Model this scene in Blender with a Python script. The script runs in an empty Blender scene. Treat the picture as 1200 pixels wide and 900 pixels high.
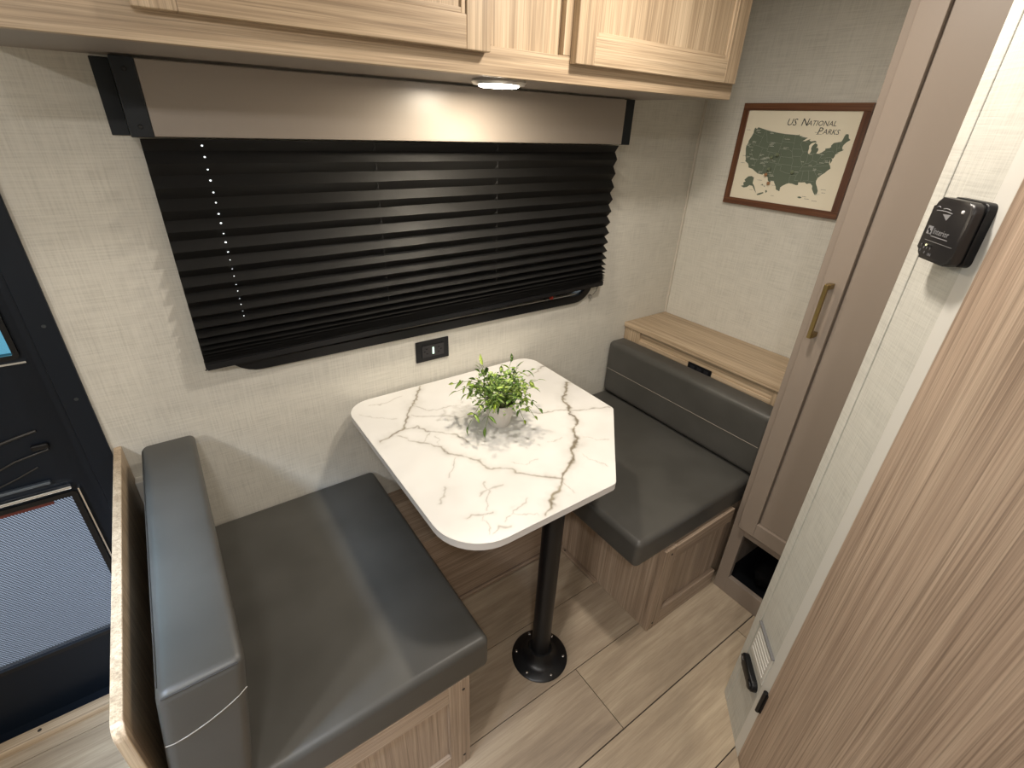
import bpy, bmesh, math, random
from mathutils import Vector, Matrix
random.seed(7)
sc = bpy.context.scene
COL = sc.collection

# ------------------------------------------------------------------ camera
CAM = Vector((-1.7892, -1.2986, 1.4977))
YAW, PITCH, ROLL, FPX = math.radians(36.23), math.radians(28.225), math.radians(2.447), 570.53
_F = Vector((math.sin(YAW)*math.cos(PITCH), math.cos(YAW)*math.cos(PITCH), -math.sin(PITCH)))
_R = Vector((math.cos(YAW), -math.sin(YAW), 0)); _U = _R.cross(_F)
_r = _R*math.cos(ROLL) + _U*math.sin(ROLL); _u = _U*math.cos(ROLL) - _R*math.sin(ROLL)
cd = bpy.data.cameras.new('camera'); cam = bpy.data.objects.new('camera', cd); COL.objects.link(cam)
cd.sensor_width = 36; cd.lens = FPX/1200*36; cd.clip_start = .02; cd.clip_end = 100
M = Matrix((( _r.x, _u.x, -_F.x, CAM.x), (_r.y, _u.y, -_F.y, CAM.y), (_r.z, _u.z, -_F.z, CAM.z), (0, 0, 0, 1)))
cam.matrix_world = M
sc.camera = cam

# ------------------------------------------------------------------ world, lights, exposure
w = bpy.data.worlds.new('sky'); sc.world = w; w.use_nodes = True
w.node_tree.nodes['Background'].inputs[0].default_value = (.66, .80, 1.0, 1)
w.node_tree.nodes['Background'].inputs[1].default_value = 1.9
vs = sc.view_settings
sc.display_settings.display_device = 'sRGB'
vs.view_transform = 'Standard'; vs.look = 'None'; vs.gamma = 1; vs.exposure = 0.10
vs.use_curve_mapping = False

def area(name, loc, size, power, color, target=None, shape='DISK', spread=180, sy=None):
    d = bpy.data.lights.new(name, 'AREA'); d.shape = shape; d.size = size
    if sy: d.size_y = sy
    d.energy = power; d.color = color; d.spread = math.radians(spread)
    o = bpy.data.objects.new(name, d); COL.objects.link(o); o.location = loc
    t = Vector(target) if target else Vector(loc) - Vector((0, 0, 1))
    o.rotation_euler = (t - Vector(loc)).to_track_quat('-Z', 'Y').to_euler()
    return o
WARM = (1.0, .91, .80)
area('ceiling_lamp_by_door', (-2.85, -1.50, 1.955), .14, 17, (1.0, .95, .90))
area('ceiling_lamp_by_wardrobe', (-.96, -.75, 1.955), .12, 9.2, WARM)
area('ceiling_lamp_galley', (-1.95, -1.62, 1.955), .14, 9, (1.0, .95, .90))
area('added_cool_fill', (-2.72, -.98, 1.955), .30, 5.5, (.60, .77, 1.0), (-2.10, -.48, .75), 'SQUARE', 32)  # added unseen cool lamp that tints the left back cushion; no vent is built

# ------------------------------------------------------------------ node helpers / materials
def mat(name, base=(.5, .5, .5), rough=.5, metal=0.0, spec=.5):
    m = bpy.data.materials.new(name); m.use_nodes = True
    b = m.node_tree.nodes['Principled BSDF']
    b.inputs['Base Color'].default_value = (*base, 1); b.inputs['Roughness'].default_value = rough
    b.inputs['Metallic'].default_value = metal; b.inputs['Specular IOR Level'].default_value = spec
    return m
def nd(m, t, **kw):
    n = m.node_tree.nodes.new(t)
    for k, v in kw.items(): setattr(n, k, v)
    return n
def lk(m, a, b): m.node_tree.links.new(a, b)
def bsdf(m): return m.node_tree.nodes['Principled BSDF']
def coords(m, scale=(1, 1, 1), rand=0.0):
    tc = nd(m, 'ShaderNodeTexCoord'); mp = nd(m, 'ShaderNodeMapping')
    mp.inputs['Scale'].default_value = scale
    src = tc.outputs['Object']
    if rand:
        oi = nd(m, 'ShaderNodeObjectInfo'); mul = nd(m, 'ShaderNodeMath', operation='MULTIPLY')
        mul.inputs[1].default_value = rand; lk(m, oi.outputs['Random'], mul.inputs[0])
        add = nd(m, 'ShaderNodeVectorMath', operation='ADD')
        lk(m, src, add.inputs[0]); lk(m, mul.outputs[0], add.inputs[1]); src = add.outputs[0]
    lk(m, src, mp.inputs['Vector']); return mp.outputs['Vector']
def noise(m, vec, scale, detail=3, rough=.55, dist=0.0):
    n = nd(m, 'ShaderNodeTexNoise'); n.inputs['Scale'].default_value = scale
    n.inputs['Detail'].default_value = detail; n.inputs['Roughness'].default_value = rough
    n.inputs['Distortion'].default_value = dist
    lk(m, vec, n.inputs['Vector']); return n.outputs['Fac']
def ramp(m, fac, stops):
    r = nd(m, 'ShaderNodeValToRGB'); e = r.color_ramp.elements
    while len(e) < len(stops): e.new(.5)
    for el, (p, c) in zip(e, stops): el.position = p; el.color = (*c, 1)
    lk(m, fac, r.inputs['Fac']); return r.outputs['Color']
def mixc(m, fac, a, b, mode='MIX'):
    n = nd(m, 'ShaderNodeMix', data_type='RGBA', blend_type=mode)
    for s, v in ((n.inputs['Factor'], fac), (n.inputs['A'], a), (n.inputs['B'], b)):
        if hasattr(v, 'links') or isinstance(v, bpy.types.NodeSocket): lk(m, v, s)
        elif isinstance(v, tuple): s.default_value = (*v, 1)
        else: s.default_value = v
    return n.outputs['Result']
def bump(m, h, strength=.2, dist=.001):
    b = nd(m, 'ShaderNodeBump'); b.inputs['Strength'].default_value = strength; b.inputs['Distance'].default_value = dist
    lk(m, h, b.inputs['Height']); lk(m, b.outputs['Normal'], bsdf(m).inputs['Normal'])
def sr(r, g, b):
    return tuple(((c/255)/12.92 if c/255 <= .04045 else ((c/255+.055)/1.055)**2.4) for c in (r, g, b))

def wood(name, dark, mid, light, axis, rough=.42, streak=70, broad=10, rand=3.7, along=1.3, pore=.62):
    m = mat(name, mid, rough)
    def S(a, c): s = [c, c, c]; s['xyz'.index(axis)] = a; return tuple(s)
    v1 = coords(m, S(along*.5, broad), rand); v2 = coords(m, S(along*1.4, streak), rand); v3 = coords(m, S(7, 520), rand); v4 = coords(m, S(2.0, 250), rand)
    n1 = noise(m, v1, 1, 3, .6, .5); n2 = noise(m, v2, 1, 4, .7, .25); n3 = noise(m, v3, 1, 2, .5); n4 = noise(m, v4, 1, 3, .6)
    a = nd(m, 'ShaderNodeMath', operation='MULTIPLY_ADD'); lk(m, n1, a.inputs[0]); a.inputs[1].default_value = .42
    b = nd(m, 'ShaderNodeMath', operation='MULTIPLY'); lk(m, n2, b.inputs[0]); b.inputs[1].default_value = .58
    lk(m, b.outputs[0], a.inputs[2])
    c = ramp(m, a.outputs[0], ((.37, dark), (.5, mid), (.62, light)))
    f = ramp(m, n4, ((.36, (pore, pore*.97, pore*.94)), (.50, (1.0, 1.0, 1.0)), (.66, (1.08, 1.08, 1.08))))
    c = mixc(m, .75, c, f, 'MULTIPLY')
    g = ramp(m, n3, ((.35, (.84, .83, .82)), (.6, (1.03, 1.03, 1.03))))
    c = mixc(m, 1.0, c, g, 'MULTIPLY')
    lk(m, c, bsdf(m).inputs['Base Color']); bump(m, n4, .15, .0006)
    return m
def fabric(name, uaxis, base=(.595, .575, .515)):
    m = mat(name, base, .75, spec=.25)
    d = tuple(c*.86 for c in base); l = tuple(min(1, c*1.07) for c in base)
    def S(u, v):
        s = [1, 1, 1]; s['xyz'.index(uaxis)] = u; s[2] = v; return tuple(s)
    h = noise(m, coords(m, S(10, 300)), 1, 3, .6); v = noise(m, coords(m, S(300, 10)), 1, 3, .6)
    big = noise(m, coords(m, S(18, 22)), 1, 2)
    a = nd(m, 'ShaderNodeMath', operation='ADD'); lk(m, h, a.inputs[0]); lk(m, v, a.inputs[1])
    a2 = nd(m, 'ShaderNodeMath', operation='MULTIPLY_ADD'); lk(m, big, a2.inputs[0]); a2.inputs[1].default_value = .35; lk(m, a.outputs[0], a2.inputs[2])
    c = ramp(m, a2.outputs[0], ((.90/1.8, d), (1.17/1.8, base), (1.40/1.8, l)))
    sc_ = nd(m, 'ShaderNodeMath', operation='MULTIPLY'); sc_.inputs[1].default_value = 1/1.8
    lk(m, a2.outputs[0], sc_.inputs[0])
    lk(m, sc_.outputs[0], c.node.inputs['Fac'])
    lk(m, c, bsdf(m).inputs['Base Color']); bump(m, a2.outputs[0], .25, .0015)
    return m
LD, LM, LL = sr(160, 139, 114), sr(184, 163, 136), sr(200, 180, 153)      # pale ash of the cabinets
BD, BM, BL = sr(142, 124, 107), sr(168, 148, 129), sr(184, 165, 146)      # bench laminate
WOODX = wood('ash_x', LD, LM, LL, 'x'); WOODZ = wood('ash_z', LD, LM, LL, 'z'); WOODY = wood('ash_y', LD, LM, LL, 'y')
BENCHX = wood('laminate_x', BD, BM, BL, 'x'); BENCHZ = wood('laminate_z', BD, BM, BL, 'z'); BENCHY = wood('laminate_y', BD, BM, BL, 'y')
DOORW = wood('door_laminate', sr(156, 135, 118), sr(180, 158, 139), sr(195, 174, 154), 'z', .42, 100, 17, 3.7, .8, .55)
FRAMEW_Y = wood('walnut_y', sr(68, 40, 25), sr(94, 58, 38), sr(118, 78, 52), 'y', .4, 120, 40)
FRAMEW_Z = wood('walnut_z', sr(68, 40, 25), sr(94, 58, 38), sr(118, 78, 52), 'z', .4, 120, 40)
FAB_X = fabric('linen_wall_x', 'x'); FAB_Y = fabric('linen_wall_y', 'y')
TAUPE = mat('taupe_paint', sr(138, 126, 115), .42)
TAUPE_S = mat('taupe_satin', sr(146, 137, 128), .36)
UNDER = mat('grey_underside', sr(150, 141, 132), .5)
BLACK = mat('black_plastic', (.005, .0055, .007), .42, spec=.35)
BLACKM = mat('black_metal', (.004, .0045, .006), .36, 0.0, .4)
BLACKDOOR = mat('black_door_skin', (.003, .0065, .013), .5, spec=.3)
NAVY = mat('shade_bracket', (.005, .008, .012), .5, spec=.35)
BLIND = mat('black_blind_fabric', (.021, .0205, .020), .50, spec=.45)
CHROME = mat('screw_steel', (.75, .75, .75), .25, 1.0)
STEEL = mat('bright_trim', (.8, .82, .85), .2, 1.0)
HOLE = mat('screw_cap_dark', (.03, .022, .018), .6)
BRASS = mat('aged_brass', sr(142, 122, 78), .34, .9)
WHITE = mat('white_plastic', (.80, .79, .75), .45)
WHITETRIM = mat('white_trim', (.66, .645, .60), .45)
POT = mat('pot_ceramic', (.62, .59, .55), .6)
SOIL = mat('soil', (.06, .05, .03), .9)
THREAD = mat('stitch_thread', sr(140, 134, 124), .7)
PAPER = mat('cream_paper', sr(232, 224, 202), .8)
MAPGREEN = mat('map_green', sr(98, 108, 92), .8)
INK = mat('map_ink', sr(62, 64, 60), .8)
PALE = mat('map_white', sr(196, 198, 184), .8)
RED = mat('red_plastic', (.35, .03, .02), .4)
PRINT = mat('grey_print', (.22, .22, .23), .5)
GLASSTINT = mat('tinted_glass', (1, 1, 1), .05)
t = GLASSTINT.node_tree; t.nodes.clear()
o_ = t.nodes.new('ShaderNodeOutputMaterial'); tr = t.nodes.new('ShaderNodeBsdfTransparent'); gl = t.nodes.new('ShaderNodeBsdfGlossy'); mx = t.nodes.new('ShaderNodeMixShader')
tr.inputs[0].default_value = (.50, .84, .88, 1); gl.inputs['Roughness'].default_value = .05; mx.inputs[0].default_value = .06
t.links.new(tr.outputs[0], mx.inputs[1]); t.links.new(gl.outputs[0], mx.inputs[2]); t.links.new(mx.outputs[0], o_.inputs[0])

def leather():
    m = mat('charcoal_leatherette', sr(72, 71, 68), .42, spec=.45)
    n = noise(m, coords(m, (1, 1, 1)), 420, 2, .5); big = noise(m, coords(m, (1, 1, 1)), 6, 2)
    c = ramp(m, big, ((.35, sr(68, 67, 64)), (.65, sr(77, 76, 73))))
    lk(m, c, bsdf(m).inputs['Base Color']); bump(m, n, .12, .0006); return m
LEATHER = leather()

def floor_mat():
    m = mat('vinyl_plank', (.4, .34, .27), .42)
    oi = nd(m, 'ShaderNodeObjectInfo')
    v1 = coords(m, (1.1, 7, 1), 9.1); v2 = coords(m, (3, 60, 1), 9.1); v3 = coords(m, (14, 300, 1), 9.1)
    n1 = noise(m, v1, 1, 4, .6, 1.2); n2 = noise(m, v2, 1, 4, .6, .5); n3 = noise(m, v3, 1, 2)
    a = nd(m, 'ShaderNodeMath', operation='MULTIPLY_ADD'); lk(m, n1, a.inputs[0]); a.inputs[1].default_value = .6
    b = nd(m, 'ShaderNodeMath', operation='MULTIPLY'); lk(m, n2, b.inputs[0]); b.inputs[1].default_value = .4
    lk(m, b.outputs[0], a.inputs[2])
    c = ramp(m, a.outputs[0], ((.34, sr(148, 133, 115)), (.5, sr(172, 156, 135)), (.64, sr(190, 175, 153))))
    f = ramp(m, n3, ((.35, (.90, .90, .89)), (.6, (1.02, 1.02, 1.02)))); c = mixc(m, 1.0, c, f, 'MULTIPLY')
    tone = ramp(m, oi.outputs['Random'], ((0, (.90, .89, .90)), (1, (1.05, 1.04, 1.0)))); c = mixc(m, 1.0, c, tone, 'MULTIPLY')
    lk(m, c, bsdf(m).inputs['Base Color']); bump(m, n3, .15, .0006); return m
PLANK = floor_mat()

def marble_mat():
    m = mat('marble_laminate', (.86, .84, .80), .30)
    at = nd(m, 'ShaderNodeAttribute'); at.attribute_name = 'vein'
    v = coords(m, (1, 1, 1)); n = noise(m, v, 4, 3)
    base = ramp(m, n, ((.35, (.66, .65, .63)), (.65, (.76, .75, .73))))
    n2 = noise(m, v, 30, 4, .7)
    vc = ramp(m, n2, ((.35, sr(104, 94, 80)), (.65, sr(150, 142, 124))))
    c = mixc(m, at.outputs['Fac'], base, vc)
    lk(m, c, bsdf(m).inputs['Base Color']); return m
MARBLE = marble_mat()
TABLE_EDGE = mat('table_edge_white', (.66, .65, .65), .4)

def screen_mat():
    m = bpy.data.materials.new('door_screen'); m.use_nodes = True; t = m.node_tree; t.nodes.clear()
    out = t.nodes.new('ShaderNodeOutputMaterial'); tr = t.nodes.new('ShaderNodeBsdfTransparent'); df = t.nodes.new('ShaderNodeBsdfDiffuse')
    df.inputs[0].default_value = (.10, .11, .13, 1); mx = t.nodes.new('ShaderNodeMixShader')
    tc = t.nodes.new('ShaderNodeTexCoord'); mp = t.nodes.new('ShaderNodeMapping'); mp.inputs['Scale'].default_value = (1, 1, 1)
    mp.inputs['Rotation'].default_value = (0, math.radians(28), 0)
    wv = []
    for d, s in (('X', 60), ('Z', 105)):
        x = t.nodes.new('ShaderNodeTexWave'); x.bands_direction = d; x.inputs['Scale'].default_value = s
        x.inputs['Distortion'].default_value = .6; x.inputs['Detail Scale'].default_value = 3
        t.links.new(mp.outputs[0], x.inputs['Vector']); wv.append(x)
    mn = t.nodes.new('ShaderNodeMath'); mn.operation = 'MULTIPLY'
    t.links.new(tc.outputs['Object'], mp.inputs['Vector'])
    t.links.new(wv[0].outputs['Fac'], mn.inputs[0]); t.links.new(wv[1].outputs['Fac'], mn.inputs[1])
    rp = t.nodes.new('ShaderNodeValToRGB'); rp.color_ramp.elements[0].position = .08; rp.color_ramp.elements[1].position = .30
    t.links.new(mn.outputs[0], rp.inputs[0]); t.links.new(rp.outputs[0], mx.inputs[0])
    t.links.new(df.outputs[0], mx.inputs[1]); t.links.new(tr.outputs[0], mx.inputs[2]); t.links.new(mx.outputs[0], out.inputs[0])
    return m
SCREEN = screen_mat()
def leaf_mat():
    m = mat('leaf', (.1, .25, .04), .5)
    oi = nd(m, 'ShaderNodeObjectInfo')
    c = ramp(m, oi.outputs['Random'], ((0, sr(70, 108, 50)), (.3, sr(120, 158, 68)), (.7, sr(168, 200, 84)), (1, sr(214, 232, 116))))
    n = noise(m, coords(m, (1, 1, 1), 5), 160, 2)
    k = ramp(m, n, ((.50, (0, 0, 0)), (.60, (1, 1, 1))))
    c = mixc(m, k, c, sr(170, 188, 128)); lk(m, c, bsdf(m).inputs['Base Color'])
    bsdf(m).inputs['Subsurface Weight'].default_value = 0.0
    return m
LEAF = leaf_mat(); STEM = mat('stem', sr(92, 112, 52), .6)
def emit(name, c, s):
    m = mat(name, c, .5); b = bsdf(m); b.inputs['Emission Color'].default_value = (*c, 1); b.inputs['Emission Strength'].default_value = s; return m
LENS = emit('lamp_lens', (1.0, .92, .80), 30)
PIN = emit('pinhole_glow', (.9, .97, 1.0), 1.6)
LED = emit('green_led', (.72, 1.0, .85), .7)
LEDY = emit('yellow_led', (1.0, .95, .55), .8)

# ------------------------------------------------------------------ mesh helpers
OFF = {}
def obj(name, bm, m, parent=None, smooth=0, local=False):
    me = bpy.data.meshes.new(name)
    if parent is not None and not local:
        bmesh.ops.translate(bm, verts=bm.verts, vec=-OFF[parent.name])
    bmesh.ops.recalc_face_normals(bm, faces=bm.faces)
    bm.to_mesh(me); bm.free(); me.materials.append(m)
    if smooth:
        for p in me.polygons: p.use_smooth = True
        me.set_sharp_from_angle(angle=math.radians(smooth))
    o = bpy.data.objects.new(name, me); COL.objects.link(o)
    if parent is not None: o.parent = parent
    OFF[o.name] = OFF[parent.name] if parent is not None else Vector((0, 0, 0))
    return o
def tag(o, label, cat=None, group=None, kind=None):
    o['label'] = label
    if cat: o['category'] = cat
    if group: o['group'] = group
    if kind: o['kind'] = kind
    return o
def thing(name, label, cat, loc, rz=0, group=None, kind=None):
    o = bpy.data.objects.new(name, None); COL.objects.link(o); o.location = loc; o.rotation_euler = (0, 0, rz)
    o.empty_display_size = .05
    OFF[o.name] = Vector(loc); return tag(o, label, cat, group, kind)
def box(bm, x0, x1, y0, y1, z0, z1, bev=0, seg=2):
    r = bmesh.ops.create_cube(bm, size=1)
    vs_ = r['verts']
    for v in vs_:
        v.co = Vector((x0 if v.co.x < 0 else x1, y0 if v.co.y < 0 else y1, z0 if v.co.z < 0 else z1))
    if bev:
        es = list({e for v in vs_ for e in v.link_edges})
        bmesh.ops.bevel(bm, geom=es, offset=bev, segments=seg, profile=.5, affect='EDGES', clamp_overlap=True)
    return bm
def B(x0, x1, y0, y1, z0, z1, bev=0, seg=2):
    return box(bmesh.new(), x0, x1, y0, y1, z0, z1, bev, seg)
def tube(bm, pts, r, n=8, cap=True):
    pts = [Vector(p) for p in pts]; rings = []
    prev = None
    for i, p in enumerate(pts):
        d = (pts[min(i+1, len(pts)-1)] - pts[max(i-1, 0)]).normalized()
        a = prev if prev is not None else (Vector((0, 0, 1)) if abs(d.z) < .9 else Vector((1, 0, 0)))
        u = (a - d*a.dot(d)).normalized(); prev = u; v = d.cross(u)
        rr = r[i] if isinstance(r, (list, tuple)) else r
        rings.append([bm.verts.new(p + (u*math.cos(2*math.pi*k/n) + v*math.sin(2*math.pi*k/n))*rr) for k in range(n)])
    for a, b in zip(rings, rings[1:]):
        for k in range(n): bm.faces.new((a[k], a[(k+1) % n], b[(k+1) % n], b[k]))
    if cap: bm.faces.new(rings[0][::-1]); bm.faces.new(rings[-1])
    return bm
def lathe(bm, prof, c, n=40, axis='z'):
    rings = []
    for r, h in prof:
        ring = []
        for k in range(n):
            a = 2*math.pi*k/n; p = (r*math.cos(a), r*math.sin(a), h)
            if axis == 'y': p = (p[0], p[2], p[1])
            if axis == 'x': p = (p[2], p[0], p[1])
            ring.append(bm.verts.new(Vector(c) + Vector(p)))
        rings.append(ring)
    for a, b in zip(rings, rings[1:]):
        for k in range(n): bm.faces.new((a[k], a[(k+1) % n], b[(k+1) % n], b[k]))
    bm.faces.new(rings[0][::-1]); bm.faces.new(rings[-1])
    return bm
def prism(bm, poly, z0, z1):
    a = [bm.verts.new((x, y, z0)) for x, y in poly]; b = [bm.verts.new((x, y, z1)) for x, y in poly]; n = len(poly)
    bm.faces.new(a[::-1]); bm.faces.new(b)
    for k in range(n): bm.faces.new((a[k], a[(k+1) % n], b[(k+1) % n], b[k]))
    return bm
def rpoly(poly, radii, n=8):
    out = []; N = len(poly)
    for i, (p, r) in enumerate(zip(poly, radii)):
        p = Vector(p); a = (Vector(poly[i-1]) - p).normalized(); b = (Vector(poly[(i+1) % N]) - p).normalized()
        if r <= 0: out.append(tuple(p)); continue
        ang = a.angle(b); d = r/math.tan(ang/2); c = p + (a+b).normalized()*(r/math.sin(ang/2))
        s = p + a*d - c; e = p + b*d - c; tot = s.angle(e)
        sg = 1 if s.x*e.y - s.y*e.x > 0 else -1
        for k in range(n+1):
            th = sg*tot*k/n; out.append((c.x + s.x*math.cos(th) - s.y*math.sin(th), c.y + s.x*math.sin(th) + s.y*math.cos(th)))
    return out
def cushion(x0, x1, y0, y1, z0, z1, r, crown=.0, sides=(0, 0, 0, 0)):
    """rounded upholstered block; crown lifts the middle of the top"""
    def ax(a, b):
        e = [0, .06, .2, .45, .75, 1.0]
        L = b-a; k = [a + r*t for t in e] + [a + r + (L-2*r)*i/10 for i in range(1, 10)] + [b - r*t for t in e[::-1]]
        return k
    X, Y, Z = ax(x0, x1), ax(y0, y1), ax(z0, z1)
    bm = bmesh.new(); cache = {}
    def vert(i, j, k):
        key = (i, j, k)
        if key not in cache:
            p = Vector((X[i], Y[j], Z[k]))
            q = Vector((min(max(p.x, x0+r), x1-r), min(max(p.y, y0+r), y1-r), min(max(p.z, z0+r), z1-r)))
            d = p-q
            if d.length > 1e-9:
                dd = Vector((abs(d.x), abs(d.y), abs(d.z))); p = q + d.normalized()*max(dd)
            u = (2*(p.x-x0)/(x1-x0)-1); v = (2*(p.y-y0)/(y1-y0)-1)
            h = (p.z-z0)/(z1-z0)
            p.z += crown*h*(1-u**4)*(1-v**4)
            cache[key] = bm.verts.new(p)
        return cache[key]
    nx, ny, nz = len(X)-1, len(Y)-1, len(Z)-1
    for i in range(nx):
        for j in range(ny):
            for k in (0, nz): bm.faces.new((vert(i, j, k), vert(i+1, j, k), vert(i+1, j+1, k), vert(i, j+1, k)))
    for i in range(nx):
        for k in range(nz):
            for j in (0, ny): bm.faces.new((vert(i, j, k), vert(i+1, j, k), vert(i+1, j, k+1), vert(i, j, k+1)))
    for j in range(ny):
        for k in range(nz):
            for i in (0, nx): bm.faces.new((vert(i, j, k), vert(i, j+1, k), vert(i, j+1, k+1), vert(i, j, k+1)))
    return bm
def text(s, size, m, mw, parent, name='lettering', align='LEFT', shear=0.0, ext=.0):
    cu = bpy.data.curves.new('t', 'FONT'); cu.body = s; cu.size = size; cu.align_x = align; cu.shear = shear; cu.extrude = ext; cu.resolution_u = 2
    to = bpy.data.objects.new('t', cu); COL.objects.link(to); bpy.context.view_layer.update()
    me = bpy.data.meshes.new_from_object(to.evaluated_get(bpy.context.evaluated_depsgraph_get()))
    bpy.data.objects.remove(to); me.transform(mw); me.name = name; me.materials.clear(); me.materials.append(m)
    o = bpy.data.objects.new(name, me); COL.objects.link(o); o.parent = parent; OFF[o.name] = OFF[parent.name]; return o

# ------------------------------------------------------------------ room shell
H = 1.97
fl = tag(obj('floor', B(-4.0, .0, -2.4, 0, -.03, -.004), mat('plank_joint', (.035, .026, .02), .9)), 'pale greige wood plank floor of the dinette and aisle', 'floor', kind='structure')
rows = [(-.080, .3), (-.284, -.40), (-.4885, -.55), (-.693, -1.052), (-.8985, -.5), (-1.1035, -.30), (-1.308, -.95), (-1.5125, -.1), (-1.717, -.6), (-1.9215, -.3), (-2.126, -.85), (-2.33, -.2)]
PW, PL = .2045, 1.22
pm = {}
def plank_mesh(x0, x1, y0, y1):
    key = (round(x1-x0, 4), round(y1-y0, 4))
    if key not in pm:
        bm = B(-(x1-x0)/2 + .0012, (x1-x0)/2 - .0012, -(y1-y0)/2 + .0012, (y1-y0)/2 - .0012, -.004, 0)
        me = bpy.data.meshes.new('plank'); bm.to_mesh(me); bm.free(); me.materials.append(PLANK); pm[key] = me
    return pm[key]
for y1, xs in rows:
    y0 = max(y1 - PW, -2.4)
    x = xs - PL*5
    while x < 0:
        a, b = max(x, -4.0), min(x+PL, 0)
        if b - a > .01:
            p = bpy.data.objects.new('plank', plank_mesh(a, b, y0, y1)); COL.objects.link(p)
            p.parent = fl; p.location = ((a+b)/2, (y0+y1)/2, 0)
        x += PL
p = bpy.data.objects.new('plank', plank_mesh(-4.0, 0, -.08, 0)); COL.objects.link(p); p.parent = fl; p.location = (-2.0, -.04, 0)

tag(obj('ceiling', B(-4.0, 0, -2.4, 0, H, H+.05), mat('ceiling_white', (.78, .77, .74), .6)), 'plain off-white ceiling', 'ceiling', kind='structure')
wb = bmesh.new()      # wall with the window and the entry door
WX0, WX1, WZ0, WZ1 = -1.70, -.525, .940, 1.42
DX0, DX1, DZ1 = -2.72, -2.048, 1.86
for b in ((-4.0, DX0, 0, H), (DX0, DX1, DZ1, H), (DX1, WX0, 0, H), (WX0, WX1, 0, WZ0), (WX0, WX1, WZ1, H), (WX1, 0, 0, H)):
    box(wb, b[0], b[1], 0, .05, b[2], b[3])
tag(obj('wall_back', wb, FAB_X), 'cream linen-textured wall holding the window and entry door', 'wall', kind='structure')
tag(obj('wall_right', B(0, .05, -1.03, .0, 0, H), FAB_Y), 'cream linen-textured wall behind the ledge and framed map', 'wall', kind='structure')
tag(obj('wall_left', B(-4.05, -4.0, -2.4, 0, 0, H), FAB_Y), 'cream linen-textured wall at the far end past the entry door', 'wall', kind='structure')
tag(obj('wall_front', B(-4.0, -1.52, -2.45, -2.4, 0, H), FAB_X), 'cream linen-textured wall across the aisle from the dinette', 'wall', kind='structure')
tag(obj('trim_1', B(-.008, -.0005, -.008, -.0005, .775, H), mat('corner_bead', (.56, .52, .45), .5)), 'thin cream corner bead between the window wall and the map wall', 'trim', kind='structure')

# angled bathroom partition: local x runs along it towards the wardrobe, local y faces the dinette
O2 = Vector((-.83, -1.107, 0)); A45 = math.radians(45)
wd = thing('wall_diagonal', 'narrow angled cream linen wall panel beside the wood-grain door', 'wall', O2, A45, kind='structure')
FAB_D = fabric('linen_wall_d', 'x', (.56, .55, .50))
obj('panel', B(.0125, .1222, -.03, 0, 0, H), FAB_D, wd, local=True)
obj('corner_strip', B(.1258, .156, -.03, .0005, 0, H, .002), FAB_D, wd, local=True)
obj('seam_trim', B(.1222, .1258, -.03, -.0035, 0, H), mat('seam_metal', (.10, .095, .09), .4, .4), wd, local=True)
obj('door_jamb', B(-.0215, .0125, -.03, .001, 0, H, .001), WHITETRIM, wd, local=True)
obj('far_panel', B(-.98, -.735, -.03, 0, 0, H), FAB_D, wd, local=True)
obj('header', B(-.735, -.0215, -.03, 0, 1.90, H), FAB_D, wd, local=True)
tag(obj('wall_return', B(-.70, -.42, -1.06, -1.03, 0, H), FAB_X), 'cream return wall behind the angled partition next to the wardrobe', 'wall', kind='structure')
tag(obj('wall_aisle', B(-1.53, -1.50, -2.4, -1.80, 0, H), FAB_Y), 'cream wall running back from the angled bathroom door', 'wall', kind='structure')
d1 = thing('door_1', 'closed wood-grain laminate bathroom door in the angled wall', 'door', O2, A45, kind='structure')
obj('door_slab', B(-.732, -.023, -.027, .003, .018, 1.895, .0015), DOORW, d1, local=True)
obj('bottom_edge_strip', B(-.732, -.023, -.02, .001, .002, .0175), BENCHX, d1, local=True)
hb = bmesh.new(); tube(hb, [(-.0215, .008, .222), (-.0215, .008, .300)], .0055, 10); box(hb, -.030, -.023, .003, .0065, .225, .297)
hg = obj('hinge', hb, BLACKM, d1, 40, local=True)
tag(hg, 'small black butt hinge')

# ------------------------------------------------------------------ window
wn = thing('window_1', 'black rounded-corner camper window behind the pleated blind', 'window', (-1.11, 0, .915), kind='structure')
def ring(bm, x0, x1, z0, z1, r, wd_, y0, y1, n=8):
    o = rpoly([(x0, z0), (x1, z0), (x1, z1), (x0, z1)], [r]*4, n)
    i = rpoly([(x0+wd_, z0+wd_), (x1-wd_, z0+wd_), (x1-wd_, z1-wd_), (x0+wd_, z1-wd_)], [max(r-wd_, .002)]*4, n)
    N = len(o); V = [[bm.verts.new((x, y, z)) for x, z in q] for q, y in ((o, y0), (i, y0), (i, y1), (o, y1))]
    for a, b in ((0, 1), (1, 2), (2, 3), (3, 0)):
        for k in range(N): bm.faces.new((V[a][k], V[a][(k+1) % N], V[b][(k+1) % N], V[b][k]))
    return bm
obj('outer_flange', ring(bmesh.new(), -1.735, -.487, .911, 1.436, .085, .026, -.014, -.0005), BLACK, wn, 40)
obj('sash', ring(bmesh.new(), -1.7005, -.5245, .9405, 1.4195, .055, .020, .012, .04), BLACKM, wn, 40)
obj('pane', B(-1.682, -.543, .022, .027, .959, 1.401), mat('dark_privacy_glass', (.004, .004, .005), .08), wn)
obj('latch', B(-.715, -.672, -.012, .011, .944, .956, .003), BLACK, wn)
tag(obj('latch_button', lathe(bmesh.new(), [(.001, -.0185), (.0065, -.018), (.0075, -.012)], (-.690, 0, .950), 12, 'y'), RED, wn, 40), 'small red latch button')

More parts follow.
